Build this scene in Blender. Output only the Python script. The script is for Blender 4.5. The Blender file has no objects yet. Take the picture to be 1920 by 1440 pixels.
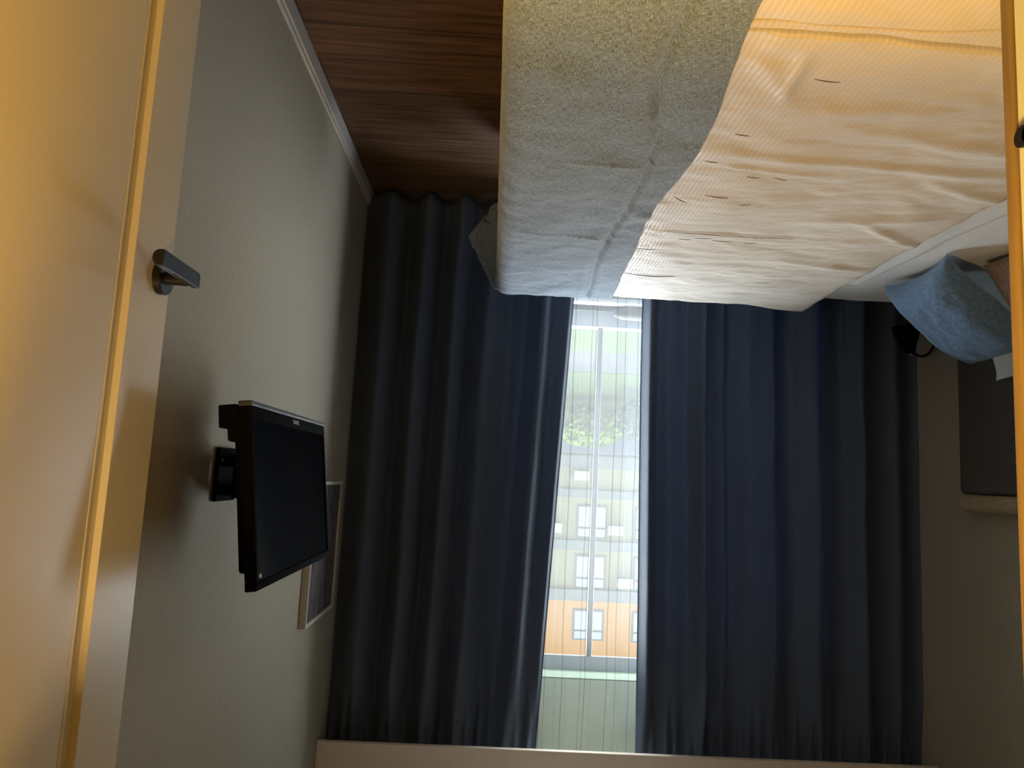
import bpy, bmesh, math, random
from mathutils import Vector, Matrix, noise
random.seed(7)
S = bpy.context.scene
COL = S.collection
PI = math.pi

# ---------------------------------------------------------------- camera
# The photograph was taken with the phone held upside down, so the camera is rolled by 180 degrees.
cam_data = bpy.data.cameras.new('camera')
cam = bpy.data.objects.new('camera', cam_data); COL.objects.link(cam)
cam_data.sensor_fit = 'HORIZONTAL'; cam_data.sensor_width = 36.0
cam_data.lens = 1380.0 / 1920.0 * 36.0
cam_data.clip_start = 0.02; cam_data.clip_end = 500
R = Matrix(((0.99829043, -0.05406957, 0.02219685),
            (0.02875107, 0.12362959, -0.99191184),
            (0.05088806, 0.99085428, 0.1249728)))
R = R @ Matrix.Rotation(PI, 3, 'Z')
cam.matrix_world = Matrix.Translation((0, 0, 1.35)) @ R.to_4x4()
S.camera = cam

# ---------------------------------------------------------------- light
W = bpy.data.worlds.new('sky'); S.world = W; W.use_nodes = True
wn = W.node_tree.nodes; wl = W.node_tree.links; wn.clear()
wo = wn.new('ShaderNodeOutputWorld'); wb = wn.new('ShaderNodeBackground')
tc = wn.new('ShaderNodeTexCoord'); sx = wn.new('ShaderNodeSeparateXYZ')
cr = wn.new('ShaderNodeValToRGB')
wl.new(tc.outputs['Generated'], sx.inputs[0]); wl.new(sx.outputs['Z'], cr.inputs[0])
cr.color_ramp.elements[0].position = 0.0; cr.color_ramp.elements[0].color = (.93, .96, 1, 1)
cr.color_ramp.elements[1].position = 0.8; cr.color_ramp.elements[1].color = (.82, .90, 1, 1)
wl.new(cr.outputs[0], wb.inputs['Color'])
# hazy sky, brighter on the side the window faces (towards the hidden sun)
mr = wn.new('ShaderNodeMapRange'); mr.interpolation_type = 'SMOOTHSTEP'
mr.inputs['From Min'].default_value = -.2; mr.inputs['From Max'].default_value = .7
mr.inputs['To Min'].default_value = 2.2; mr.inputs['To Max'].default_value = 13.5
wl.new(sx.outputs['Y'], mr.inputs['Value']); mz = wn.new('ShaderNodeMapRange'); mz.interpolation_type = 'SMOOTHSTEP'      # dimmer towards and below the horizon
mz.inputs['From Min'].default_value = -.05; mz.inputs['From Max'].default_value = .30
mz.inputs['To Min'].default_value = .80; mz.inputs['To Max'].default_value = 1.0
wl.new(sx.outputs['Z'], mz.inputs['Value'])
mm_ = wn.new('ShaderNodeMath'); mm_.operation = 'MULTIPLY'
wl.new(mr.outputs[0], mm_.inputs[0]); wl.new(mz.outputs[0], mm_.inputs[1]); wl.new(mm_.outputs[0], wb.inputs['Strength'])
wl.new(wb.outputs[0], wo.inputs[0])

def lamp(name, kind, loc, energy, color, rot=(0, 0, 0), **kw):
    d = bpy.data.lights.new(name, kind); d.energy = energy; d.color = color
    for k, v in kw.items(): setattr(d, k, v)
    o = bpy.data.objects.new(name, d); o.location = loc; o.rotation_euler = rot; COL.objects.link(o)
    return o
# sky portal in the window opening (only guides sampling of the sky)
por = lamp('window_sky_portal', 'AREA', (-0.875, 3.86, 1.38), 1, (1, 1, 1), (-PI/2, 0, 0), shape='RECTANGLE', size=1.5, size_y=1.76)
por.data.cycles.is_portal = True
# warm hall ceiling spot, just outside the doorway above the camera
HALL_LAMP = lamp('hall_spot_light', 'AREA', (0.10, 0.41, 2.465), 23.0, (1.0, .54, .05), (0, 0, 0), shape='DISK', size=0.16)
# second fitting further back in the hall
HALL_LAMP2 = lamp('hall_back_light', 'AREA', (0.38, 0.0, 2.465), 14.0, (1.0, .64, .24), (0, 0, 0), shape='DISK', size=0.20)

S.view_settings.view_transform = 'Standard'; S.view_settings.look = 'None'
S.view_settings.gamma = 1.0; S.view_settings.use_curve_mapping = False
S.view_settings.exposure = 1.45
S.cycles.use_denoising = True
S.cycles.max_bounces = 10; S.cycles.diffuse_bounces = 6; S.cycles.transparent_max_bounces = 12
S.cycles.sample_clamp_indirect = 6

# ---------------------------------------------------------------- materials
def mat(name, color=(.8, .8, .8), rough=.6, spec=.5, metal=0.0, noise_amt=0, noise_scale=20, bump=0, bump_scale=200, stretch=None, col2=None, sheen=0, trans=None):
    m = bpy.data.materials.new(name); m.use_nodes = True
    nt = m.node_tree; b = nt.nodes['Principled BSDF']; L = nt.links
    b.inputs['Base Color'].default_value = (*color, 1); b.inputs['Roughness'].default_value = rough
    b.inputs['Specular IOR Level'].default_value = spec; b.inputs['Metallic'].default_value = metal
    if sheen: b.inputs['Sheen Weight'].default_value = sheen
    t = nt.nodes.new('ShaderNodeTexCoord'); mp = nt.nodes.new('ShaderNodeMapping')
    L.new(t.outputs['Object'], mp.inputs[0])
    if stretch: mp.inputs['Scale'].default_value = stretch
    if noise_amt or col2:
        n = nt.nodes.new('ShaderNodeTexNoise'); n.inputs['Scale'].default_value = noise_scale; n.inputs['Detail'].default_value = 6
        L.new(mp.outputs[0], n.inputs['Vector'])
        r = nt.nodes.new('ShaderNodeValToRGB')
        c2 = col2 if col2 else tuple(c * (1 - noise_amt) for c in color)
        r.color_ramp.elements[0].position = .35; r.color_ramp.elements[0].color = (*c2, 1)
        r.color_ramp.elements[1].position = .65; r.color_ramp.elements[1].color = (*color, 1)
        L.new(n.outputs['Fac'], r.inputs[0]); L.new(r.outputs[0], b.inputs['Base Color'])
    if bump:
        n2 = nt.nodes.new('ShaderNodeTexNoise'); n2.inputs['Scale'].default_value = bump_scale; n2.inputs['Detail'].default_value = 3
        L.new(mp.outputs[0], n2.inputs['Vector'])
        bp = nt.nodes.new('ShaderNodeBump'); bp.inputs['Strength'].default_value = bump; bp.inputs['Distance'].default_value = .003
        L.new(n2.outputs['Fac'], bp.inputs['Height']); L.new(bp.outputs[0], b.inputs['Normal'])
    if trans:
        tr = nt.nodes.new('ShaderNodeBsdfTranslucent'); tr.inputs['Color'].default_value = (*trans, 1)
        ad = nt.nodes.new('ShaderNodeAddShader'); o = nt.nodes['Material Output']
        L.new(b.outputs[0], ad.inputs[0]); L.new(tr.outputs[0], ad.inputs[1]); L.new(ad.outputs[0], o.inputs['Surface'])
    return m

M = {}
M['wallpaper'] = mat('grey_beige_wallpaper', (.39, .36, .29), .9, .2, noise_amt=.10, noise_scale=160, bump=.35, bump_scale=260)
M['ceiling'] = mat('white_ceiling_paint', (.74, .70, .65), .9, .2, noise_amt=.03, bump=.1)
M['soffit'] = mat('warm_white_soffit_paint', (.86, .75, .65), .8, .25, noise_amt=.04, bump=.08)
M['lintel'] = mat('green_cast_window_wall', (.72, .84, .70), .9, .2, noise_amt=.04)  # greenish cast of reflected light put into the wall colour
M['base'] = mat('pale_grey_skirting', (.46, .45, .43), .5, .4, noise_amt=.04)
M['door'] = mat('cream_painted_door', (.56, .505, .39), .38, .45, noise_amt=.03, noise_scale=6, bump=.05, bump_scale=80)
M['jamb'] = mat('cream_door_lining', (.56, .60, .60), .5, .4, noise_amt=.05, stretch=(20, 20, 1))
M['jambwood'] = mat('honey_wood_door_stop', (.24, .165, .085), .5, .4, noise_amt=.3, noise_scale=6, stretch=(20, 20, 1))
M['black'] = mat('black_metal', (.012, .011, .010), .32, .5, metal=.2, noise_amt=.1)
M['blackmatte'] = mat('matte_black_plastic', (.003, .003, .0032), .85, .02, noise_amt=.1)
M['screen'] = mat('black_glossy_screen', (.002, .002, .0025), .10, .10, noise_amt=.05)
M['bezel'] = mat('dark_grey_bezel', (.03, .033, .036), .4, .4, noise_amt=.1)
M['handle'] = mat('dark_brushed_metal', (.035, .036, .038), .33, .5, metal=.75, noise_amt=.2, noise_scale=60, stretch=(40, 1, 40))
M['whitetext'] = mat('silver_lettering', (.5, .5, .5), .4, .5, noise_amt=.02)
M['frame'] = mat('off_white_frame', (.55, .52, .47), .5, .4, noise_amt=.05)
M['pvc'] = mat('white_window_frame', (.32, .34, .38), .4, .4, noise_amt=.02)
M['reveal'] = mat('shade_toned_reveal', (.20, .25, .20), .9, .2, noise_amt=.04)  # darkened tone, carries the shade of the reveal
M['mullion'] = mat('grey_window_mullion', (.09, .095, .11), .5, .2, noise_amt=.02)
M['sill'] = mat('white_window_sill', (.8, .8, .82), .35, .5, noise_amt=.02)
M['sheet'] = mat('white_cotton_sheet', (.74, .77, .80), .85, .2, noise_amt=.04, noise_scale=30, bump=.15, bump_scale=300)
M['blue'] = mat('dusty_blue_linen', (.125, .22, .37), .9, .15, noise_scale=90, col2=(.085, .15, .25), bump=.5, bump_scale=500, sheen=.2)
M['mauve'] = mat('mauve_linen', (.30, .24, .23), .9, .15, noise_scale=70, col2=(.22, .17, .16), bump=.4, bump_scale=500)
M['headboard'] = mat('charcoal_upholstery', (.10, .095, .09), .95, .15, noise_scale=150, col2=(.07, .066, .062), bump=.5, bump_scale=500)
M['roll'] = mat('beige_roll_fabric', (.38, .31, .20), .9, .2, noise_scale=60, noise_amt=.2, bump=.3)
M['bedbase'] = mat('dark_bed_base', (.06, .05, .045), .9, .2, noise_amt=.2, bump=.2)
M['greyobj'] = mat('grey_pouf_fabric', (.025, .025, .028), .8, .2, noise_amt=.15, bump=.2)
M['crease_tone'] = mat('dark_crease_tone', (.16, .15, .14), .9, .1, noise_amt=.1)  # dark tone stands in for shade inside fine creases

def curtain_mat():
    m = mat('navy_blackout_fabric', (.098, .128, .185), .68, .2, noise_scale=400, noise_amt=.3, bump=.25, bump_scale=700, sheen=.08, trans=(.014, .022, .038))
    return m
M['curtain'] = curtain_mat()

def sheer_mat():
    m = bpy.data.materials.new('white_sheer_voile'); m.use_nodes = True
    nt = m.node_tree; L = nt.links; nt.nodes.clear()
    o = nt.nodes.new('ShaderNodeOutputMaterial'); tp = nt.nodes.new('ShaderNodeBsdfTransparent')
    tl = nt.nodes.new('ShaderNodeBsdfTranslucent'); df = nt.nodes.new('ShaderNodeBsdfDiffuse')
    tl.inputs[0].default_value = (.60, .60, .60, 1); df.inputs[0].default_value = (.82, .84, .82, 1)
    a = nt.nodes.new('ShaderNodeMixShader'); a.inputs[0].default_value = .5
    L.new(tl.outputs[0], a.inputs[1]); L.new(df.outputs[0], a.inputs[2])
    # the cloth covers more where it is seen at a slant, as woven threads do
    lw = nt.nodes.new('ShaderNodeLayerWeight'); lw.inputs['Blend'].default_value = .35
    mr = nt.nodes.new('ShaderNodeMapRange'); mr.inputs['To Min'].default_value = .14; mr.inputs['To Max'].default_value = .40
    L.new(lw.outputs['Facing'], mr.inputs['Value'])
    x = nt.nodes.new('ShaderNodeMixShader'); L.new(mr.outputs[0], x.inputs[0])
    L.new(tp.outputs[0], x.inputs[1]); L.new(a.outputs[0], x.inputs[2])
    # pleat lines: darkening of layered voile painted in as grey, about every ten centimetres
    t = nt.nodes.new('ShaderNodeTexCoord'); s = nt.nodes.new('ShaderNodeSeparateXYZ'); L.new(t.outputs['Object'], s.inputs[0])
    def mth(op, p, q, c=None):
        n = nt.nodes.new('ShaderNodeMath'); n.operation = op
        for i_, v in enumerate((p, q, c)):
            if v is None: continue
            if isinstance(v, (int, float)): n.inputs[i_].default_value = v
            else: L.new(v, n.inputs[i_])
        return n.outputs[0]
    ns = nt.nodes.new('ShaderNodeTexNoise'); ns.inputs['Scale'].default_value = 1.4; L.new(t.outputs['Object'], ns.inputs['Vector'])
    xx = mth('ADD', s.outputs['X'], mth('MULTIPLY', ns.outputs['Fac'], .03))
    k1 = mth('LESS_THAN', mth('ABSOLUTE', mth('SUBTRACT', mth('FRACT', mth('MULTIPLY', xx, 9.7), None), .5), None), .022)
    k2 = mth('LESS_THAN', mth('ABSOLUTE', mth('SUBTRACT', mth('FRACT', mth('MULTIPLY', xx, 6.1), None), .3), None), .010)
    kk = mth('MULTIPLY', mth('MAXIMUM', k1, k2), .36)
    pleat_dark = nt.nodes.new('ShaderNodeBsdfDiffuse'); pleat_dark.inputs[0].default_value = (.10, .10, .10, 1)
    y = nt.nodes.new('ShaderNodeMixShader'); L.new(kk, y.inputs[0]); L.new(x.outputs[0], y.inputs[1]); L.new(pleat_dark.outputs[0], y.inputs[2])
    L.new(y.outputs[0], o.inputs[0])
    return m
M['sheer'] = sheer_mat()

def glass_mat():
    m = bpy.data.materials.new('clear_window_glass'); m.use_nodes = True
    nt = m.node_tree; L = nt.links; nt.nodes.clear()
    o = nt.nodes.new('ShaderNodeOutputMaterial'); tp = nt.nodes.new('ShaderNodeBsdfTransparent')
    tp.inputs[0].default_value = (.94, .96, .95, 1)
    g = nt.nodes.new('ShaderNodeBsdfGlossy'); g.inputs['Roughness'].default_value = .01
    x = nt.nodes.new('ShaderNodeMixShader'); x.inputs[0].default_value = .05
    L.new(tp.outputs[0], x.inputs[1]); L.new(g.outputs[0], x.inputs[2]); L.new(x.outputs[0], o.inputs[0])
    return m
M['glass'] = glass_mat()

def floor_mat():
    m = bpy.data.materials.new('dark_oak_laminate'); m.use_nodes = True
    nt = m.node_tree; L = nt.links; b = nt.nodes['Principled BSDF']
    t = nt.nodes.new('ShaderNodeTexCoord'); mp = nt.nodes.new('ShaderNodeMapping'); mp.inputs['Scale'].default_value = (1.2, 22, 1)
    L.new(t.outputs['Object'], mp.inputs[0])
    n = nt.nodes.new('ShaderNodeTexNoise'); n.inputs['Scale'].default_value = 2.2; n.inputs['Detail'].default_value = 8; n.inputs['Distortion'].default_value = .6
    L.new(mp.outputs[0], n.inputs['Vector'])
    r = nt.nodes.new('ShaderNodeValToRGB')
    r.color_ramp.elements[0].position = .3; r.color_ramp.elements[0].color = (.055, .028, .015, 1)
    r.color_ramp.elements[1].position = .75; r.color_ramp.elements[1].color = (.17, .095, .052, 1)
    L.new(n.outputs['Fac'], r.inputs[0])
    br = nt.nodes.new('ShaderNodeTexBrick'); br.inputs['Scale'].default_value = 1.0
    br.inputs['Brick Width'].default_value = 1.29; br.inputs['Row Height'].default_value = .193; br.inputs['Mortar Size'].default_value = .0018
    br.inputs['Color1'].default_value = (1, 1, 1, 1); br.inputs['Color2'].default_value = (.72, .72, .72, 1); br.inputs['Mortar'].default_value = (.25, .25, .25, 1)
    L.new(t.outputs['Object'], br.inputs['Vector'])
    mx = nt.nodes.new('ShaderNodeMix'); mx.data_type = 'RGBA'; mx.blend_type = 'MULTIPLY'; mx.inputs[0].default_value = 1
    L.new(r.outputs[0], mx.inputs[6]); L.new(br.outputs['Color'], mx.inputs[7])
    L.new(mx.outputs[2], b.inputs['Base Color'])
    b.inputs['Roughness'].default_value = .55; b.inputs['Specular IOR Level'].default_value = .3
    bp = nt.nodes.new('ShaderNodeBump'); bp.inputs['Strength'].default_value = .2; bp.inputs['Distance'].default_value = .002
    L.new(n.outputs['Fac'], bp.inputs['Height']); L.new(bp.outputs[0], b.inputs['Normal'])
    return m
M['floor'] = floor_mat()

def duvet_mat():
    m = bpy.data.materials.new('satin_stripe_duvet_cotton'); m.use_nodes = True
    nt = m.node_tree; L = nt.links; b = nt.nodes['Principled BSDF']
    u = nt.nodes.new('ShaderNodeUVMap')                    # UV in metres on the cloth
    mp = nt.nodes.new('ShaderNodeMapping'); L.new(u.outputs[0], mp.inputs[0])
    w = nt.nodes.new('ShaderNodeTexWave'); w.wave_type = 'BANDS'; w.bands_direction = 'X'; w.inputs['Scale'].default_value = 28.0 ; w.inputs['Distortion'].default_value = 0
    L.new(mp.outputs[0], w.inputs['Vector'])
    r = nt.nodes.new('ShaderNodeValToRGB'); r.color_ramp.elements[0].position = .35; r.color_ramp.elements[1].position = .65
    r.color_ramp.elements[0].color = (.665, .597, .52, 1); r.color_ramp.elements[1].color = (.72, .65, .57, 1)
    L.new(w.outputs['Fac'], r.inputs[0]); L.new(r.outputs[0], b.inputs['Base Color'])
    mr = nt.nodes.new('ShaderNodeMapRange'); mr.inputs['To Min'].default_value = .75; mr.inputs['To Max'].default_value = .45
    L.new(w.outputs['Fac'], mr.inputs['Value']); L.new(mr.outputs[0], b.inputs['Roughness'])
    b.inputs['Specular IOR Level'].default_value = .35; b.inputs['Sheen Weight'].default_value = .1
    n = nt.nodes.new('ShaderNodeTexNoise'); n.inputs['Scale'].default_value = 9; n.inputs['Detail'].default_value = 5
    mp2 = nt.nodes.new('ShaderNodeMapping'); mp2.inputs['Scale'].default_value = (1, 2.6, 1)
    L.new(u.outputs[0], mp2.inputs[0]); L.new(mp2.outputs[0], n.inputs['Vector'])
    bp = nt.nodes.new('ShaderNodeBump'); bp.inputs['Strength'].default_value = .35; bp.inputs['Distance'].default_value = .012
    L.new(n.outputs['Fac'], bp.inputs['Height']); L.new(bp.outputs[0], b.inputs['Normal'])
    return m
M['duvet'] = duvet_mat()

def runner_mat():
    m = bpy.data.materials.new('heathered_slate_blue_weave'); m.use_nodes = True
    nt = m.node_tree; L = nt.links; b = nt.nodes['Principled BSDF']
    u = nt.nodes.new('ShaderNodeUVMap')
    cols = []
    for sc in ((900, 90, 1), (90, 900, 1)):
        mp = nt.nodes.new('ShaderNodeMapping'); mp.inputs['Scale'].default_value = sc; L.new(u.outputs[0], mp.inputs[0])
        n = nt.nodes.new('ShaderNodeTexNoise'); n.inputs['Scale'].default_value = 1; n.inputs['Detail'].default_value = 3
        L.new(mp.outputs[0], n.inputs['Vector']); cols.append(n)
    ad = nt.nodes.new('ShaderNodeMath'); ad.operation = 'ADD'
    L.new(cols[0].outputs['Fac'], ad.inputs[0]); L.new(cols[1].outputs['Fac'], ad.inputs[1])
    r = nt.nodes.new('ShaderNodeValToRGB')
    r.color_ramp.elements[0].position = .42; r.color_ramp.elements[0].color = (.060, .075, .095, 1)
    r.color_ramp.elements[1].position = .60; r.color_ramp.elements[1].color = (.30, .39, .50, 1)
    hf = nt.nodes.new('ShaderNodeMath'); hf.operation = 'MULTIPLY'; hf.inputs[1].default_value = .5
    L.new(ad.outputs[0], hf.inputs[0]); L.new(hf.outputs[0], r.inputs[0]); L.new(r.outputs[0], b.inputs['Base Color'])
    b.inputs['Roughness'].default_value = .8; b.inputs['Specular IOR Level'].default_value = .3; b.inputs['Sheen Weight'].default_value = .3
    bp = nt.nodes.new('ShaderNodeBump'); bp.inputs['Strength'].default_value = .5; bp.inputs['Distance'].default_value = .002
    L.new(hf.outputs[0], bp.inputs['Height'])
    n = nt.nodes.new('ShaderNodeTexNoise'); n.inputs['Scale'].default_value = 11; n.inputs['Detail'].default_value = 5
    L.new(u.outputs[0], n.inputs['Vector'])
    b2 = nt.nodes.new('ShaderNodeBump'); b2.inputs['Strength'].default_value = .35; b2.inputs['Distance'].default_value = .012
    L.new(n.outputs['Fac'], b2.inputs['Height']); L.new(bp.outputs[0], b2.inputs['Normal']); L.new(b2.outputs[0], b.inputs['Normal'])
    return m
M['runner'] = runner_mat()

def art_mat():
    m = mat('dark_abstract_print', (.16, .13, .13), .5, .3, noise_scale=9, col2=(.035, .028, .032), stretch=(1, 5, 1.2))
    return m
M['art'] = art_mat()
# outside
M['orange'] = mat('orange_render', (.25, .13, .04), .9, .2, noise_amt=.05, noise_scale=2)
M['yellow'] = mat('pale_yellow_render', (.15, .14, .085), .9, .2, noise_amt=.05, noise_scale=2)
M['slab'] = mat('grey_concrete_band', (.10, .104, .10), .9, .2, noise_amt=.08, noise_scale=2)
M['extpane'] = mat('pale_reflecting_pane', (.18, .20, .24), .3, .4, noise_amt=.08, noise_scale=1)
M['extframe'] = mat('brown_grey_window_surround', (.075, .07, .066), .8, .2, noise_amt=.08)
M['acunit'] = mat('white_painted_metal', (.22, .22, .22), .6, .3, noise_amt=.05)
M['canopy'] = mat('blue_grey_canopy', (.055, .062, .08), .7, .3, noise_amt=.05, noise_scale=.5)
M['grass'] = mat('lawn_green', (.018, .028, .006), .95, .1, noise_amt=.25, noise_scale=3)
M['road'] = mat('grey_asphalt', (.020, .021, .022), .95, .1, noise_amt=.1, noise_scale=2)
M['leaf'] = mat('bright_green_leaves', (.11, .16, .02), .9, .1, noise_scale=3, col2=(.04, .065, .015))
M['leaf2'] = mat('grey_green_leaves', (.055, .07, .035), .9, .1, noise_scale=3, col2=(.035, .045, .028))
M['bark'] = mat('brown_bark', (.08, .06, .045), .9, .1, noise_amt=.3)

# ---------------------------------------------------------------- helpers
def link(name, me, m, parent=None, smooth=False):
    o = bpy.data.objects.new(name, me); COL.objects.link(o)
    if m: me.materials.append(m)
    if parent: o.parent = parent; o.matrix_parent_inverse = parent.matrix_world.inverted()
    if smooth:
        for p in me.polygons: p.use_smooth = True
    return o
def empty(name, loc):
    o = bpy.data.objects.new(name, None); o.location = loc; COL.objects.link(o); o.empty_display_size = .1
    o.matrix_world = Matrix.Translation(loc); return o
def tag(o, label, cat, group=None, kind=None):
    o['label'] = label; o['category'] = cat
    if group: o['group'] = group
    if kind: o['kind'] = kind
    return o
def struct(o, label=None, cat=None):
    o['kind'] = 'structure'
    if label: o['label'] = label
    if cat: o['category'] = cat
    return o
def bx(bm, x0, x1, y0, y1, z0, z1):
    vs = [bm.verts.new((x, y, z)) for x in (x0, x1) for y in (y0, y1) for z in (z0, z1)]
    for f in ((0, 1, 3, 2), (4, 6, 7, 5), (0, 4, 5, 1), (2, 3, 7, 6), (0, 2, 6, 4), (1, 5, 7, 3)):
        bm.faces.new([vs[i] for i in f])
def boxes(name, lst, m, parent=None, bev=0, seg=2):
    bm = bmesh.new()
    for b in lst: bx(bm, *b)
    bmesh.ops.recalc_face_normals(bm, faces=bm.faces)
    me = bpy.data.meshes.new(name); bm.to_mesh(me); bm.free()
    o = link(name, me, m, parent)
    if bev:
        md = o.modifiers.new('bevel', 'BEVEL'); md.width = bev; md.segments = seg; md.limit_method = 'ANGLE'
        md.harden_normals = False
        for p in me.polygons: p.use_smooth = True
        w = o.modifiers.new('wn', 'WEIGHTED_NORMAL'); w.keep_sharp = True
    return o
def grid(name, nu, nv, fn, m, parent=None, uv=None, thick=0, off=-1):
    me = bpy.data.meshes.new(name); vs = []; fs = []
    for i in range(nu + 1):
        for j in range(nv + 1): vs.append(fn(i / nu, j / nv))
    for i in range(nu):
        for j in range(nv):
            a = i * (nv + 1) + j; fs.append((a, a + nv + 1, a + nv + 2, a + 1))
    me.from_pydata(vs, [], fs); me.update()
    if uv:
        ul = me.uv_layers.new(name='UVMap'); cache = [uv(i / nu, j / nv) for i in range(nu + 1) for j in range(nv + 1)]
        for lp in me.loops: ul.data[lp.index].uv = cache[lp.vertex_index]
    o = link(name, me, m, parent, smooth=True)
    if thick:
        s = o.modifiers.new('solid', 'SOLIDIFY'); s.thickness = thick; s.offset = off
    return o
def tube(bm, pts, rad, n=16, cap=True):
    pts = [Vector(p) for p in pts]; rings = []
    up = Vector((0, 0, 1))
    for i, p in enumerate(pts):
        d = (pts[min(i + 1, len(pts) - 1)] - pts[max(i - 1, 0)]).normalized()
        a = d.cross(up)
        if a.length < .01: a = d.cross(Vector((1, 0, 0)))
        a.normalize(); b = d.cross(a).normalized()
        r = rad[i] if isinstance(rad, (list, tuple)) else rad
        rings.append([bm.verts.new(p + a * r * math.cos(2 * PI * k / n) + b * r * math.sin(2 * PI * k / n)) for k in range(n)])
    for i in range(len(rings) - 1):
        for k in range(n):
            bm.faces.new((rings[i][k], rings[i][(k + 1) % n], rings[i + 1][(k + 1) % n], rings[i + 1][k]))
    if cap: bm.faces.new(rings[0][::-1]); bm.faces.new(rings[-1])
def tubes(name, lst, m, parent=None, n=16):
    bm = bmesh.new()
    for pts, r in lst: tube(bm, pts, r, n)
    bmesh.ops.recalc_face_normals(bm, faces=bm.faces)
    me = bpy.data.meshes.new(name); bm.to_mesh(me); bm.free()
    o = link(name, me, m, parent, smooth=True)
    e = o.modifiers.new('es', 'EDGE_SPLIT'); e.split_angle = math.radians(40)
    return o
def fb(x, y, z=0, o=3):
    return noise.fractal((x, y, z), 1.0, 2.0, o, noise_basis='PERLIN_ORIGINAL')
def sm(a, b, x):
    t = max(0, min(1, (x - a) / (b - a))); return t * t * (3 - 2 * t)

# ---------------------------------------------------------------- room shell
XL, XR = -1.98, 0.665            # left / right wall faces
YF, YW = 0.675, 3.62             # door wall room face / window wall inner face
CH = 2.70
WX0, WX1, WZ0, WZ1 = -1.65, -0.10, 0.47, 2.285   # window opening
struct(boxes('floor', [(-2.2, 1.3, -2.0, 3.95, -.10, 0)], M['floor']), 'dark brown wood plank floor of the bedroom', 'floor')
struct(boxes('ceiling', [(-2.2, 1.3, -2.0, 3.95, CH, CH + .1)], M['ceiling']))
struct(boxes('wall_left', [(XL - .12, XL, YF - .12, YW, 0, CH)], M['wallpaper']))
struct(boxes('wall_right', [(XR, XR + .12, YF, YW, 0, CH)], M['wallpaper']))
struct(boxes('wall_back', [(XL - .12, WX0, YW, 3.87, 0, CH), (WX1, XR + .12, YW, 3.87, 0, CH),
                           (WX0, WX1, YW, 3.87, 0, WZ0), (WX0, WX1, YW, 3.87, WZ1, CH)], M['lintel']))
struct(boxes('wall_front', [(XL, -.62, YF - .12, YF, 0, CH), (XR, 1.2, YF - .12, YF, 0, CH), (-.62, XR, YF - .12, YF, 2.12, CH)], M['wallpaper']))
struct(boxes('wall_hall', [(-1.12, -1.0, -1.9, YF - .12, 0, CH), (1.1, 1.2, -1.9, YF - .12, 0, CH), (-1.12, 1.2, -2.0, -1.9, 0, CH)], M['wallpaper']))
struct(boxes('trim_1', [(XL, XR, 3.26, 3.285, 2.487, CH)], M['soffit'], bev=.002), 'painted boxed soffit hiding the curtain rail', 'soffit')
bmk = boxes('baseboard_right', [(XR - .016, XR, YF, YW, 0, .062), (XR - .011, XR, YF, YW, .062, .078)], M['base'], bev=.003)
struct(bmk)
struct(boxes('baseboard_left', [(XL, XL + .016, YF, YW, 0, .075)], M['base'], bev=.003))

# window with its frame
wf = empty('window_1', ((WX0 + WX1) / 2, 3.75, WZ0)); struct(wf)
YA, YB = 3.75, 3.82
fr = [(WX0, WX0 + .07, YA, YB, WZ0, WZ1), (WX1 - .07, WX1, YA, YB, WZ0, WZ1), (WX0 + .07, WX1 - .07, YA, YB, WZ0, WZ0 + .085),
      (WX0 + .07, WX1 - .07, 3.772, 3.788, WZ1 - .075, WZ1)]
boxes('window_frame', fr, M['pvc'], wf, bev=.004)
boxes('reveal_shade', [(WX0, WX1, 3.622, 3.772, WZ1 - .006, WZ1 - .001)], M['reveal'], wf)  # added thin sheet that darkens the underside as if in shade
boxes('mullion', [(-.546, -.519, 3.765, 3.785, WZ0 + .085, WZ1 - .075)], M['mullion'], wf, bev=.004)
boxes('glass_pane', [(WX0 + .07, -.544, 3.78, 3.786, WZ0 + .085, WZ1 - .075)], M['glass'], wf)
boxes('glass_pane', [(-.521, WX1 - .07, 3.78, 3.786, WZ0 + .085, WZ1 - .075)], M['glass'], wf)
boxes('window_sill', [(WX0 - .05, WX1 + .05, 3.57, 3.75, WZ0 - .03, WZ0)], M['sill'], wf, bev=.006)

# door lining and strike (left side of the doorway)
jm = empty('trim_2', (-.56, .62, 0)); struct(jm, 'honey coloured door lining with black strike plate', 'door frame')
boxes('lining', [(-.62, -.5, YF - .14, YF, 0, 2.08)], M['jamb'], jm, bev=.003)
boxes('stop_strip', [(-.62, -.497, YF, YF + .016, 0, 2.09)], M['jambwood'], jm, bev=.004)
tubes('strike_plate', [([(-.5005, .663, .998), (-.4955, .663, .998)], .011), ([(-.5005, .652, .998), (-.4955, .652, .998)], .011)], M['black'], jm, n=20)
hd = boxes('trim_3', [(-.62, XR, YF - .14, YF + .016, 2.08, 2.12)], M['jamb'], bev=.003); struct(hd)

# open door: leaf against the right wall, seen face on at a slant
dr = empty('door_1', (.60, YF + .02, 0)); struct(dr, 'cream panelled door standing open with dark lever handle', 'door')
DX, DE = .58, 1.276
PY1 = 1.145
boxes('door_leaf', [(DX + .012, DX + .04, YF + .02, DE, .012, 2.03)], M['door'], dr)
boxes('door_stile', [(DX, DX + .0125, PY1, DE, .012, 2.03)], M['door'], dr, bev=.0015)
boxes('door_rail', [(DX, DX + .0125, YF + .02, PY1, .012, .20)], M['door'], dr, bev=.0015)
boxes('door_rail', [(DX, DX + .0125, YF + .02, PY1, 1.90, 2.03)], M['door'], dr, bev=.0015)
boxes('bead_moulding', [(DX + .0108, DX + .0125, PY1 - .024, PY1 - .018, .20, 1.90)], M['door'], dr, bev=.0015)
hz = 1.046; hy = 1.236
hn = tubes('door_handle', [([(DX, hy, hz), (DX - .011, hy, hz), (DX - .0125, hy, hz)], [.0285, .0285, .027])], M['handle'], dr, n=40)
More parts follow.
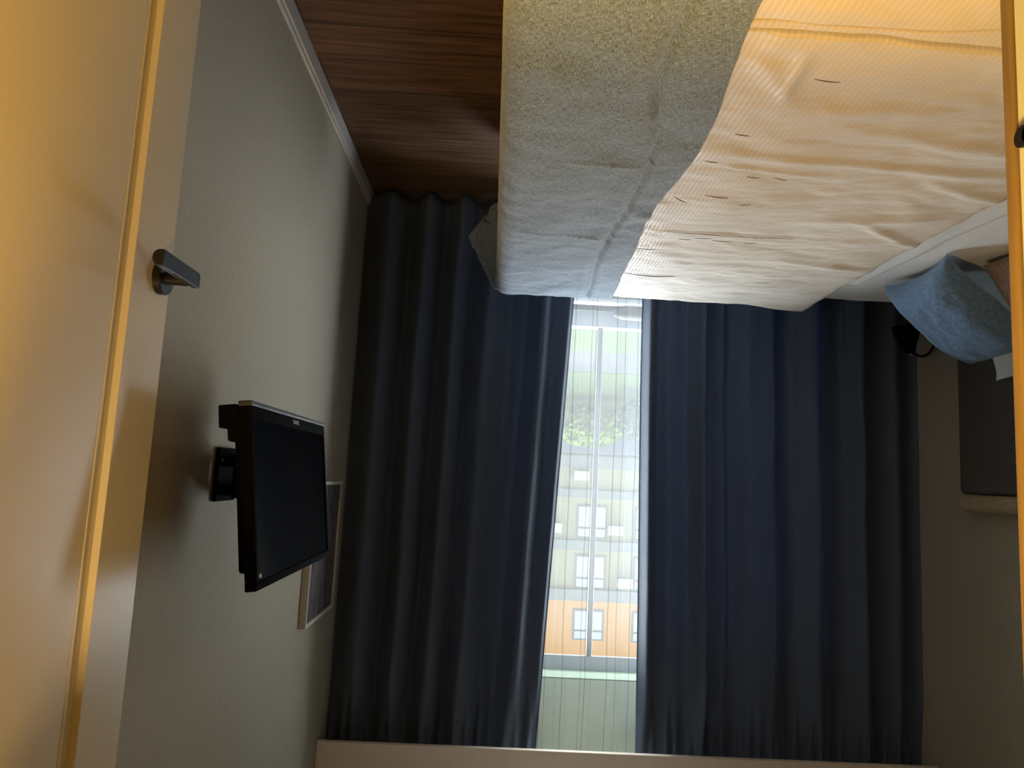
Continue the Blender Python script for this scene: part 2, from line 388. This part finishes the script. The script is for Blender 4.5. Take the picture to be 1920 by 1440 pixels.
hn['label'] = 'dark lever handle on round rosette'
tubes('handle_neck', [([(DX - .0125, hy, hz), (DX - .048, hy, hz + .001)], [.0105, .010])], M['handle'], hn, n=24)
# lever: D shaped bar running back towards the hinge
bm = bmesh.new(); prof = []
for k in range(13):
    a = -PI / 2 + PI * k / 12; prof.append((.003 + .011 * max(0, math.cos(a)), .0135 * math.sin(a)))
prof = [(-.004, -.0135)] + prof + [(-.004, .0135)]
rings = []
for yy, zz, sc in ((hy + .0145, hz - .001, .50), (hy + .0125, hz - .001, .78), (hy + .009, hz - .001, .94), (hy + .004, hz - .001, 1), (hy - .128, hz - .001, 1), (hy - .132, hz - .001, .92)):
    rings.append([bm.verts.new((DX - .060 + p[0] * sc, yy, zz + p[1] * sc)) for p in prof])
for i in range(len(rings) - 1):
    n = len(prof)
    for k in range(n): bm.faces.new((rings[i][k], rings[i][(k + 1) % n], rings[i + 1][(k + 1) % n], rings[i + 1][k]))
bm.faces.new(rings[0]); bm.faces.new(rings[-1][::-1]); bmesh.ops.recalc_face_normals(bm, faces=bm.faces)
me = bpy.data.meshes.new('lever'); bm.to_mesh(me); bm.free()
lv = link('lever', me, M['handle'], hn); b_ = lv.modifiers.new('b', 'BEVEL'); b_.width = .0012; b_.limit_method = 'ANGLE'

# ---------------------------------------------------------------- television
tv = empty('television', (.50, 1.70, 1.22))
tag(tv, 'small black flat screen television on a wall bracket', 'television')
TL = math.atan2(.044, .352)      # leans into the room at its top
def TV(p):  # local: u along Y, v up the screen, w out of the back (+X)
    u, v, w = p
    return (.46 - v * math.sin(TL) + w * math.cos(TL), u, 1.231 + v * math.cos(TL) + w * math.sin(TL))
def tvbox(name, lst, m, parent=tv, bev=.002):
    o = boxes(name, [(b[4], b[5], b[0], b[1], b[2], b[3]) for b in lst], m, None, bev)  # x=w, y=u, z=v
    for v in o.data.vertices:
        w, u, vv = v.co; v.co = TV((u, vv, w))
    o.parent = parent; o.matrix_parent_inverse = parent.matrix_world.inverted(); return o
L0, L1, TH = 1.396, 2.01, .354
tvbox('bezel', [(L0, L1, TH - .016, TH, 0, .022), (L0, L0 + .014, .034, TH - .016, 0, .022), (L1 - .014, L1, .034, TH - .016, 0, .022), (L0, L1, .010, .034, .0, .022)], M['blackmatte'])
tvbox('lower_strip', [(L0, L1, 0, .010, -.001, .024)], M['bezel'])
tvbox('screen', [(L0 + .014, L1 - .014, .034, TH - .016, .003, .02)], M['screen'], bev=0)
hs = tvbox('back_housing', [(L0 + .035, L1 - .035, .02, TH - .03, .022, .045), (L0 + .015, L1 - .015, .01, .075, .022, .052)], M['blackmatte'], bev=.006)
tvbox('back_housing', [(L0 + .012, L0 + .16, .004, .048, .03, .066)], M['blackmatte'], bev=.003)
# maker's lettering on the lower strip of the bezel
tcu = bpy.data.curves.new('maker_name', 'FONT'); tcu.body = 'SUPRA'; tcu.size = .0135; tcu.align_x = 'CENTER'; tcu.extrude = .0004
to = bpy.data.objects.new('maker_name', tcu); COL.objects.link(to)
to.matrix_world = Matrix(((0, -math.sin(TL), -1, 0), (-1, 0, 0, 0), (0, math.cos(TL), 0, 0), (0, 0, 0, 1)))
bpy.context.view_layer.update()
dg = bpy.context.evaluated_depsgraph_get(); me = bpy.data.meshes.new_from_object(to.evaluated_get(dg))
bpy.data.objects.remove(to)
for v in me.vertices:
    x, y, z = v.co; v.co = TV((1.715 - x * 1.25, .0155 + y, -.0012 - z))
link('maker_name', me, M['whitetext'], tv)
tvbox('sticker', [(L0 + .022, L0 + .029, TH - .029, TH - .022, -.0008, .003)], M['whitetext'], bev=0)
# bracket
br = boxes('wall_bracket', [(XR - .012, XR - .001, 1.80, 1.93, 1.315, 1.445)], M['blackmatte'], tv, bev=.002)
boxes('bracket_arm', [(.61, XR - .012, 1.815, 1.915, 1.335, 1.360), (.61, XR - .012, 1.815, 1.915, 1.405, 1.430),
                      (.595, .62, 1.80, 1.845, 1.33, 1.435), (.535, .60, 1.755, 1.83, 1.345, 1.42)], M['blackmatte'], br, bev=.003)
tvbox('mount_plate', [(1.62, 1.80, .10, .26, .045, .060)], M['blackmatte'], bev=.003)
tubes('screw', [([(XR - .012, 1.815, 1.345), (XR - .015, 1.815, 1.345)], .004)], M['whitetext'], br, n=10)

# picture on the right wall
pf = empty('framed_picture', (XR - .02, 3.05, 1.41)); tag(pf, 'dark abstract print in thin off-white frame on the wall behind the television', 'picture')
FX = .638; PA, PB, PZ0, PZ1 = 2.765, 3.23, 1.405, 1.935
t_ = .014
boxes('frame', [(FX, XR, PA, PA + t_, PZ0, PZ1), (FX, XR, PB - t_, PB, PZ0, PZ1), (FX, XR, PA + t_, PB - t_, PZ0, PZ0 + t_), (FX, XR, PA + t_, PB - t_, PZ1 - t_, PZ1)], M['frame'], pf, bev=.001)
boxes('print', [(FX + .006, XR - .002, PA + t_, PB - t_, PZ0 + t_, PZ1 - t_)], M['art'], pf)

# ---------------------------------------------------------------- curtains
def folds(ctrl, s):
    """piecewise cosine through (x, depth) control points"""
    if s <= ctrl[0][0]: return ctrl[0][1]
    for (a, da), (b, db) in zip(ctrl, ctrl[1:]):
        if s <= b:
            t = (s - a) / (b - a); t = .5 - .5 * math.cos(PI * t); return da + (db - da) * t
    return ctrl[-1][1]
def curtain(name, ctrl, x0f, x1f, ybase, z0, z1, m, parent, nx=420, nz=60, seed=0, amp=1.0, pleat=.018, plen=.36, pl_n=20):
    """ctrl over the rest width s (0..1); x0f/x1f give the edges at a height; depth towards -Y is a ridge"""
    def f(i, j):
        z = z0 + (z1 - z0) * j
        xa, xb = x0f(z), x1f(z); w = .012 * fb(i * 5, z * .9, seed)
        ii = i + (w * (1 - abs(2 * i - 1)) if 0 < i < 1 else 0)
        s = folds(ctrl, ii)
        top = sm(z1 - plen, z1 - .02, z)
        d = s * amp * (1 - .55 * top) + .008 * fb(i * 9, z * 1.3, seed + 3)
        d += top * pleat * math.sin(2 * PI * (i * pl_n + .3 * fb(i * 6, 0, seed)))
        d += (1 - sm(z0, z0 + .5, z)) * .01 * fb(i * 14, z * 3, seed + 8)
        return (xa + (xb - xa) * i + .010 * fb(i * 7, z * .8, seed + 5) * min(1, 8 * i, 8 * (1 - i)), ybase - d, z)
    return grid(name, nx, nz, f, m, parent)
# right-hand curtain (beside the picture): ridges/valleys measured in metres from the wall
def norm(lst, a, b): return [((x - a) / (b - a), d) for x, d in lst]
cR = empty('curtain_right', (.16, 3.42, .03))
cR.name = 'blackout_curtain'
tag(cR, 'navy blackout curtain with deep folds beside the picture wall', 'curtain', 'navy blackout curtains')
RV = [(.6645, -.03), (.55, .045), (.455, -.065), (.375, .05), (.292, -.065), (.214, .05), (.150, -.06), (.061, .04), (-.037, -.06), (-.11, -.03), (-.190, .062), (-.247, .0), (-.30, .012), (-.325, -.01)]
cu = curtain('fabric', norm(RV, .6645, -.325), lambda z: .6645, lambda z: -.352 + (z - .5) * .0425, 3.42, .035, 2.60, M['curtain'], cR, seed=2, amp=1.1, pl_n=17)
cu.modifiers.new('s', 'SOLIDIFY').thickness = .0015
boxes('curtain_rail', [(-.33, .655, 3.405, 3.425, 2.605, 2.63)], M['pvc'], cR)
cL = empty('curtain_left', (-1.35, 3.42, .03)); cL.name = 'blackout_curtain'
tag(cL, 'navy blackout curtain hanging behind the bed head and pillow side', 'curtain', 'navy blackout curtains')
LV = [(-.69, -.02), (-.722, .045), (-.77, -.01), (-.82, .008), (-.90, -.008), (-.965, .075), (-1.01, -.01), (-1.075, .012), (-1.11, -.02), (-1.20, .030), (-1.30, .025), (-1.35, -.045), (-1.42, .005), (-1.50, .04), (-1.58, -.05), (-1.66, .0), (-1.715, .045), (-1.78, -.04), (-1.88, .03), (-1.94, -.02), (-1.9798, .03)]
cu = curtain('fabric', norm(LV, -.69, -1.9798), lambda z: -.683 - .025 * sm(.5, 2.5, z), lambda z: -1.9798, 3.42, .035, 2.60, M['curtain'], cL, seed=11, amp=1.35, pl_n=24, nx=520)
cu.modifiers.new('s', 'SOLIDIFY').thickness = .0015
boxes('curtain_rail', [(-1.972, -.69, 3.405, 3.425, 2.605, 2.63)], M['pvc'], cL)
sh = empty('sheer_curtain', (-.6, 3.53, .03)); tag(sh, 'white sheer voile curtain between the navy curtains in front of the window', 'curtain')
def shf(i, j):
    x = -1.95 + 2.58 * i; z = .04 + 2.56 * j; top = sm(1.9, 2.55, z)
    k = x / .112
    d = .007 * math.sin(2 * PI * (x / .17 + .10 * fb(x * 2, z * .35, 4)))
    # narrow stitched pleats gather towards the heading
    ph = k - math.floor(k); d += top * .016 * math.exp(-((ph - .5) / .035) ** 2)
    d += (1 - top * .3) * .010 * math.exp(-(((x + .02 * fb(x * 3, z * .3, 9)) / .14 % 1 - .5) / .045) ** 2)
    return (x, 3.525 - d, z)
grid('voile', 900, 24, shf, M['sheer'], sh)
boxes('curtain_rail', [(-1.97, .655, 3.518, 3.532, 2.605, 2.62)], M['pvc'], sh)

# grey rounded thing on the sill
def ellip(name, c, r, m, parent=None, p=2.6, n=32):
    def f(i, j):
        a = 2 * PI * i; b = PI * (j - .5); q = 2 / p
        g = lambda t: math.copysign(abs(t) ** q, t)
        return (c[0] + r[0] * g(math.cos(b)) * g(math.cos(a)), c[1] + r[1] * g(math.cos(b)) * g(math.sin(a)), c[2] + r[2] * g(math.sin(b)))
    return grid(name, n, n // 2, f, m, parent)
po = ellip('cushion', (-.69, 3.645, WZ0 + .031), (.115, .05, .030), M['greyobj']); tag(po, 'small grey rounded cushion lying on the window sill', 'cushion')

# ---------------------------------------------------------------- bed
bed = empty('bed', (-.95, 1.9, 0)); tag(bed, 'double bed with charcoal upholstered headboard against the left wall', 'bed')
BY0, BY1 = .87, 2.93
boxes('base', [(-1.88, -.04, BY0 + .02, BY1 - .03, .06, .30)], M['bedbase'], bed, bev=.015)
for x in (-1.80, -.12):
    for y in (BY0 + .12, BY1 - .12): tubes('leg', [([(x, y, 0), (x, y, .06)], .025)], M['blackmatte'], bed)
boxes('mattress', [(-1.885, -.03, BY0, BY1 - .02, .30, .555)], M['sheet'], bed, bev=.05, seg=5)
hb = boxes('headboard', [(XL + .003, -1.90, .84, 1.66, .10, 1.325), (XL + .003, -1.90, 1.664, 2.31, .10, 1.325), (XL + .003, -1.90, 2.314, 2.965, .10, 1.325)], M['headboard'], bed, bev=.018, seg=4)
rl = boxes('headboard_roll', [(XL + .003, -1.895, .84, 2.965, 1.328, 1.395)], M['roll'], bed, bev=.022, seg=5); rl['label'] = 'beige padded roll along the headboard top'

# drape: arc-length past an edge is bent over a rounded corner and hangs down
def bend(t, r=.05, lean=.0):
    """returns (outward, drop) for arc length t past the start of the edge rounding"""
    if t <= 0: return 0.0, 0.0
    q = r * PI / 2
    if t < q: a = t / r; return r * math.sin(a), r * (1 - math.cos(a))
    return r + lean * (t - q), r + (t - q)
def drape(name, u0, u1, v0, v1, ztop, m, zfun, nu, nv, foot=None, head=None, near=BY0, far=BY1, r=.05, parent=None, thick=.006, flare=0, vmap=None):
    """cloth in metres: u runs along X, v along Y; foot/head/near/far are the lines where it bends down"""
    def P(u, v):
        x, y, z = u, v, ztop
        of = df = on = dn = 0
        if foot is not None and u > foot - r: of, df = bend(u - (foot - r), r); x = foot - r + of
        if head is not None and u < head + r: oh, dh = bend(head + r - u, r); x = head + r - oh; df = dh
        if v > far - r: on, dn = bend(v - (far - r), r); y = far - r + on
        if v < near + r: on, dn = bend(near + r - v, r); y = near + r - on
        z -= max(df, dn) if min(df, dn) <= 0 else (df ** 4 + dn ** 4) ** .25
        if flare and df > .02 and dn > .02 and u > 0 - .2:
            k = min(df, dn); g = flare * (k / .21 if k < .21 else max(.1, 1 - (k - .21) / .12)) * (k / max(df, dn)) ** 2
            x += g; y += g * .35 * (1 if v > 1.9 else -1)
        hang = max(df, dn)
        z += zfun(u, v) * (1 - sm(0, .08, hang))
        if hang > .03:
            w = sm(.03, .3, hang) * .014
            if dn >= df: y += w * math.sin(u * 21 + 2 * fb(u * 3, v)) * (1 if v > 1.9 else -1)
            else: x += min(0.0, w * (math.sin(v * 17 + 2 * fb(u, v * 2)) - 1)) * .8
        return (x, y, z)
    U = lambda i: u0 + (u1 - u0) * i
    V = vmap or (lambda j: v0 + (v1 - v0) * j)
    o = grid(name, nu, nv, lambda i, j: P(U(i), V(j)), m, parent, uv=lambda i, j: (U(i), V(j)))
    if thick:
        s = o.modifiers.new('s', 'SOLIDIFY'); s.thickness = thick; s.offset = 1 if False else -1
    return o, P

def crease(u, v, x0, y0, x1, y1, w, h):
    """soft ridge/groove along a segment"""
    dx, dy = x1 - x0, y1 - y0; L2 = dx * dx + dy * dy
    t = max(0, min(1, ((u - x0) * dx + (v - y0) * dy) / L2)); px, py = x0 + t * dx, y0 + t * dy
    d = math.hypot(u - px, v - py); e = math.sin(PI * max(.02, min(.98, t))) ** .5
    return h * e * math.exp(-(d / w) ** 2)
def zsheet(u, v): return .004 * fb(u * 4, v * 3, 1) + .004 * max(0, fb(u * 8, v * 4, 6))
sheet, _ = drape('bed_sheet', -1.87, -.02, BY0 - .30, BY1 + .16, .568, M['sheet'], zsheet, 90, 130, head=None, near=BY0 - .01, far=BY1 - .005, thick=.003)
tag(sheet, 'white sheet spread over the mattress, bare beside the pillows', 'bed sheet')
# turned-back edge of the top sheet showing beyond the duvet
def zfold(u, v): return .006 * fb(u * 6, v * 3, 2) + .005 * math.sin(v * 9 + u * 20)
def fold_edge(v): return -1.335 - .07 * sm(2.3, 1.4, v) - .02 * fb(v * 2, 3)
def ff(i, j):
    v = BY0 + .0 + (2.60 - BY0) * j; ue = fold_edge(v); u = ue + (-1.15 - ue) * i
    lift = .014 * min(1, (i) * 8) ** .5
    return (u, v, .571 + lift + .004 * fb(u * 7, v * 3, 2))
tsf = grid('top_sheet', 20, 110, ff, M['sheet'], None, thick=.004, off=-1); tag(tsf, 'white top sheet turned back along the head edge of the striped duvet', 'bed sheet')

Wr = [(-.42, 2.085, -.95, 2.10, .006, .006), (-.40, 1.56, -1.25, 1.60, .02, .008), (-.38, 2.55, -.70, 2.55, .007, .005), (-.9, 2.30, -1.25, 2.36, .02, .007),
      (-.42, 1.62, -.75, 1.66, .012, .007), (-.7, 1.42, -1.3, 1.50, .03, .010), (-.40, 1.36, -.9, 1.33, .03, .008),
      (-.42, 1.18, -.55, 1.34, .02, .005), (-.5, 1.15, -.52, 1.32, .014, .006), (-.95, 1.9, -1.3, 2.15, .02, .009), (-.8, 1.95, -1.2, 1.85, .03, .008), (-1.0, 1.65, -1.3, 1.75, .02, .009)]
def zduvet(u, v):
    z = .012 * fb(u * 1.6, v * 2.2, 3) + .006 * (abs(fb(u * 2.2, v * 5.5, 8)) - .2)
    z += .0035 * fb(u * 9, v * 16, 5)
    for c in Wr: z += crease(u, v, *c)
    # the tucked overlap near the near side
    yc = 1.105 + .02 * sm(-.5, -.9, u) + .004 * math.sin(u * 11)
    z -= .028 * math.exp(-((v - yc) / .0032) ** 4) - sm(-.40, -.45, u) * .006 * sm(yc, yc + .012, v) * (1 - sm(yc + .03, yc + .09, v))
    yd = 1.085 - .02 * sm(-.55, -.9, u)
    z -= .020 * math.exp(-((v - yd) / .0022) ** 4)
    z += .018 * sm(-1.0, -1.2, u) * sm(2.5, 2.9, v)
    return z + .004
def vdense(j):   # finer rows around the overlapped fold
    a, b = BY0 - .25, BY1 + .23
    if j < .12: return a + (1.06 - a) * j / .12
    if j < .32: return 1.06 + .08 * (j - .12) / .20
    return 1.14 + (b - 1.14) * (j - .32) / .68
duvet, PD = drape('striped_duvet', -1.255, -.352, BY0 - .25, BY1 + .23, .602, M['duvet'], zduvet, 160, 460, head=-1.262, near=BY0 - .02, far=BY1 + .015, r=.045, thick=.02, vmap=vdense)
tag(duvet, 'beige satin striped duvet spread over the middle of the bed', 'duvet')
# thin dark tubes drawing the shade in fine creases of the duvet
dash = [(-.48, 1.474, -.514, 1.477), (-.453, 1.607, -.486, 1.611), (-.58, 1.689, -.613, 1.691), (-.645, 1.686, -.679, 1.691), (-.44, 1.837, -.48, 1.868), (-.516, 1.817, -.576, 1.819), (-.614, 1.85, -.645, 1.845), (-.579, 2.14, -.632, 2.14), (-.535, 2.168, -.573, 2.161), (-.638, 2.165, -.699, 2.164), (-.736, 2.167, -.776, 2.16), (-.424, 2.27, -.489, 2.268), (-.413, 2.554, -.616, 2.546), (-.908, 2.555, -.967, 2.542), (-.406, 2.092, -.864, 2.097), (-.55, 1.245, -.60, 1.25)]
for a, b, c, d in dash:
    pts = []; bm = bmesh.new()
    for k in range(9):
        t = k / 8; u = a + (c - a) * t; v = b + (d - b) * t; p = Vector(PD(u, v)); p.z += .0002
        p.y += .002 * math.sin(t * PI); pts.append(p)
    tube(bm, pts, [.0003 + .0009 * math.sin(PI * (k + .5) / 9) for k in range(9)], 6)
    me = bpy.data.meshes.new('crease_line'); bm.to_mesh(me); bm.free()
    link('crease_line', me, M['crease_tone'], duvet, smooth=True)

def zrun(u, v):
    z = .010 * fb(u * 2.0, v * 2.2, 23) + .008 * (abs(fb(u * 4.5, v * 4.5, 28)) - .2) + .003 * fb(u * 14, v * 14, 25)
    xr = -.27 - .05 * sm(1.2, 1.5, v) - .02 * sm(2.3, 2.9, v) + .006 * math.sin(v * 6)
    z -= .020 * math.exp(-((u - xr) / .007) ** 2); z += .004 * math.exp(-((u - xr - .03) / .022) ** 2)
    z += crease(u, v, -.30, 1.88, -.42, 1.95, .03, .012) + crease(u, v, -.05, 2.12, -.40, 2.14, .006, .005)
    z += crease(u, v, -.05, 1.15, -.09, 1.32, .014, .010) + crease(u, v, -.22, 1.05, -.24, 1.28, .014, .010) + crease(u, v, -.1, 1.62, -.38, 1.60, .006, .005)
    return z + .010
def runner_P():
    o, P = drape('bed_runner', 0, 1, BY0 - .28, BY1 + .30, .612, M['runner'], zrun, 4, 4, foot=.022, near=BY0 - .035, far=BY1 + .028, r=.06, thick=0, flare=.13)
    bpy.data.objects.remove(o); return P
PR = runner_P()
def redge(v):
    return -.372 - .045 * sm(1.0, 1.5, v) - .03 * sm(2.2, 2.95, v) + .02 * sm(1.5, 1.9, v) * (1 - sm(1.9, 2.3, v)) + .004 * fb(v * 5, 1)
def RU(i, j):
    v = BY0 - .28 + (BY1 + .30 - BY0 + .28) * j; a = redge(v); b = .022 - .06 + .40; return a + (b - a) * i, v
run = grid('bed_runner', 110, 300, lambda i, j: PR(*RU(i, j)), M['runner'], None, uv=lambda i, j: RU(i, j), thick=.004)
tag(run, 'heathered slate blue bed runner draped over the foot of the bed', 'bed runner')

# pillows
def pillow(name, c, ax, ay, w, h, t, m, label, seed=0, group=None, pinch=.06):
    """c centre, ax/ay unit directions of width and height in world space"""
    ax = Vector(ax).normalized(); az = ax.cross(Vector(ay)).normalized(); ay = az.cross(ax).normalized(); c = Vector(c)
    bm = bmesh.new(); N = 44; top = {}; bot = {}
    for i in range(N + 1):
        for j in range(N + 1):
            u = -1 + 2 * i / N; v = -1 + 2 * j / N
            e = ((1 - abs(u) ** 2.6) * (1 - abs(v) ** 2.6)); e = max(0, e)
            th = t * .5 * e ** .42
            th += .010 * fb(u * 1.6, v * 1.6, seed) * e + .006 * abs(fb(u * 4, v * 4, seed + 2)) * e ** .5
            wr = .007 * math.sin((u * 9 + v * 3)) * math.exp(-((1 - abs(u)) / .25) ** 2) * e ** .3
            pu = u * (1 - pinch * (1 - v * v) * abs(u) ** 3); pv = v * (1 - pinch * (1 - u * u) * abs(v) ** 3)
            base = c + ax * (w / 2 * pu) + ay * (h / 2 * pv)
            sag = az * (.015 * fb(u * 1.1, v * 1.1, seed + 9))
            top[i, j] = bm.verts.new(base + sag + az * (th + wr))
            edge = i in (0, N) or j in (0, N)
            bot[i, j] = top[i, j] if edge else bm.verts.new(base + sag - az * th * .8)
    for i in range(N):
        for j in range(N):
            bm.faces.new((top[i, j], top[i + 1, j], top[i + 1, j + 1], top[i, j + 1]))
            f = [bot[i, j + 1], bot[i + 1, j + 1], bot[i + 1, j], bot[i, j]]
            if len(set(f)) == 4 and not all(x in top.values() for x in ()):
                try: bm.faces.new(f)
                except ValueError: pass
    bmesh.ops.recalc_face_normals(bm, faces=bm.faces)
    me = bpy.data.meshes.new(name); bm.to_mesh(me); bm.free()
    return tag(link(name, me, m, None, smooth=True), label, 'pillow', group)
pillow('pillow', (-1.575, 2.415, .715), (.03, 1, .03), (-.60, .10, .48), .37, .43, .20, M['blue'], 'dusty blue linen pillow leaning at the head of the bed', 3, 'pillows at the head of the bed', pinch=.13)
pillow('pillow', (-1.69, 1.985, .745), (.0, 1, 0), (-.50, 0, .62), .60, .40, .15, M['mauve'], 'mauve brown pillow lying nearer than the blue pillow', 8, 'pillows at the head of the bed')
pillow('pillow', (-1.835, 2.33, .725), (.0, 1, 0), (-.10, 0, .60), .68, .36, .10, M['sheet'], 'white pillow upright against the headboard behind the blue pillow', 14, 'pillows at the head of the bed')

# ---------------------------------------------------------------- bedside wall lamp
wlp = empty('wall_lamp', (-1.97, 3.2, .55)); tag(wlp, 'black swan-neck wall lamp with conical shade behind the blue pillow', 'lamp')
tubes('lamp_shade', [([(-1.83, 3.2, .590), (-1.835, 3.2, .66), (-1.845, 3.2, .705), (-1.847, 3.2, .712)], [.062, .040, .020, .012])], M['blackmatte'], wlp, n=32)
arc = [(-1.847 - .055 + .055 * math.cos(PI * k / 14), 3.2, .690 + .032 * math.sin(PI * k / 14) + (.0 if k < 7 else -.055 * ((k - 7) / 7) ** 1.5)) for k in range(15)]
tubes('lamp_arm', [(arc + [(-1.966, 3.2, .60)], .006)], M['black'], wlp, n=12)
boxes('wall_plate', [(XL, XL + .012, 3.16, 3.24, .54, .66)], M['black'], wlp, bev=.003)
tubes('cap', [([(-1.846, 3.2, .712), (-1.846, 3.2, .720)], .005)], M['whitetext'], wlp, n=10)

# hall lights (fittings of the two lamps)
for L_, lb in ((HALL_LAMP, 'round recessed hall spot just outside the bedroom doorway'), (HALL_LAMP2, 'round recessed hall spot deeper in the hall')):
    x, y, z = L_.location
    f = empty('ceiling_spot', (x, y, 2.47)); tag(f, lb, 'ceiling light', 'hall ceiling spots')
    tubes('rim', [([(x, y, CH), (x, y, 2.475)], .12)], M['acunit'], f, n=32)
    L_.parent = f; L_.matrix_parent_inverse = f.matrix_world.inverted()

# ---------------------------------------------------------------- outside
GZ = -3.15
def surf(name, b, m, label, cat, kind='structure'):
    o = boxes(name, [b], m); o['kind'] = kind; o['label'] = label; o['category'] = cat; return o
surf('lawn', (-30, 25, 8, 25.5, GZ - .3, GZ), M['grass'], 'green lawn below the window', 'lawn')
surf('road', (-30, 25, 25.5, 30.5, GZ - .3, GZ - .02), M['road'], 'grey road beyond the lawn', 'road')
surf('verge', (-30, 25, 30.5, 60, GZ - .3, GZ - .01), M['grass'], 'green verge in front of the apartment building', 'verge')
YB_ = 48.0
apt = empty('apartment_building', (-7, YB_, GZ)); tag(apt, 'yellow and orange apartment building seen through the window', 'building')
X0, X1 = -22.5, 8.0
boxes('lower_wall', [(X0, X1, YB_, YB_ + 8, GZ, 8.2)], M['yellow'], apt)
boxes('upper_wall', [(X0, X1, YB_ - .05, YB_ + 8, 8.9, 12.75)], M['orange'], apt)
for za, zb in ((8.2, 8.9), (5.15, 5.75), (1.95, 2.45), (-.25, .55)):
    boxes('floor_band', [(X0, X1, YB_ - .35, YB_ + 1, za, zb)], M['slab'], apt)
boxes('entrance_canopy', [(X0, X1, YB_ - 2.2, YB_, -2.0, -.40)], M['canopy'], apt)
k = 0
for c in range(-4, 4):
    xc = -6.65 + 3.75 * c
    for zr, hh in ((9.42, 1.9), (6.05, 2.1), (2.9, 2.1)):
        w = boxes('window', [(xc - .98, xc + .98, YB_ - .12, YB_ + .1, zr, zr + hh)], M['extframe'], apt)
        boxes('pane', [(xc - .86, xc - .09, YB_ - .16, YB_ - .1, zr + .12, zr + hh * .66), (xc + .09, xc + .86, YB_ - .16, YB_ - .1, zr + .12, zr + hh * .66),
                       (xc - .86, xc - .09, YB_ - .16, YB_ - .1, zr + hh * .72, zr + hh - .1), (xc + .09, xc + .86, YB_ - .16, YB_ - .1, zr + hh * .72, zr + hh - .1)], M['extpane'], w)
for xa, za in ((-8.6, 4.1), (-9.3, 7.35), (-6.3, .75), (-12.2, 4.1), (-1.5, 7.35), (-4.7, 4.1)):
    boxes('air_conditioner', [(xa, xa + .95, YB_ - .8, YB_ - .2, za, za + .6)], M['acunit'], apt, bev=.03)
def crown(bm, c, r, n, seed):
    rng = random.Random(seed)
    for _ in range(n):
        while True:
            q = Vector((rng.uniform(-1, 1), rng.uniform(-1, 1), rng.uniform(-1, 1)))
            if q.length < 1: break
        q = q.normalized() * (q.length ** .4)
        p = Vector(c) + Vector((q.x * r[0], q.y * r[1], q.z * r[2]))
        s = rng.uniform(.10, .22); a = Vector((rng.uniform(-1, 1), rng.uniform(-1, 1), rng.uniform(-1, 1))).normalized()
        b = a.orthogonal().normalized(); d = a.cross(b)
        bm.faces.new([bm.verts.new(p + b * s), bm.verts.new(p + d * s * .6), bm.verts.new(p - b * s), bm.verts.new(p - d * s * .6)])
trees = [(-5.2, 40, 2.0, 2.3, 'leaf', 'round bright green bush in the middle of the curtain gap beyond the road'), (-10.0, 39, 2.0, 2.5, 'leaf', 'bright green bush beside the blackout curtain on the pillow side'),
         (-7.4, 36, 1.3, 2.1, 'leaf2', 'grey green young tree standing between the two bright bushes')]
for i, (x, y, rr, hh, mm, lb) in enumerate(trees):
    t = empty('tree', (x, y, GZ)); tag(t, lb, 'tree', 'trees in front of the apartment building')
    bm = bmesh.new(); crown(bm, (x, y, GZ + .35 + hh / 2), (rr, rr * .8, hh / 2), 2200, i)
    me = bpy.data.meshes.new('foliage'); bm.to_mesh(me); bm.free(); link('foliage', me, M[mm], t)
    tubes('trunk', [([(x, y, GZ), (x + .1, y, GZ + hh * .5), (x, y, GZ + hh * .9)], [.12, .09, .05])], M['bark'], t, n=10)
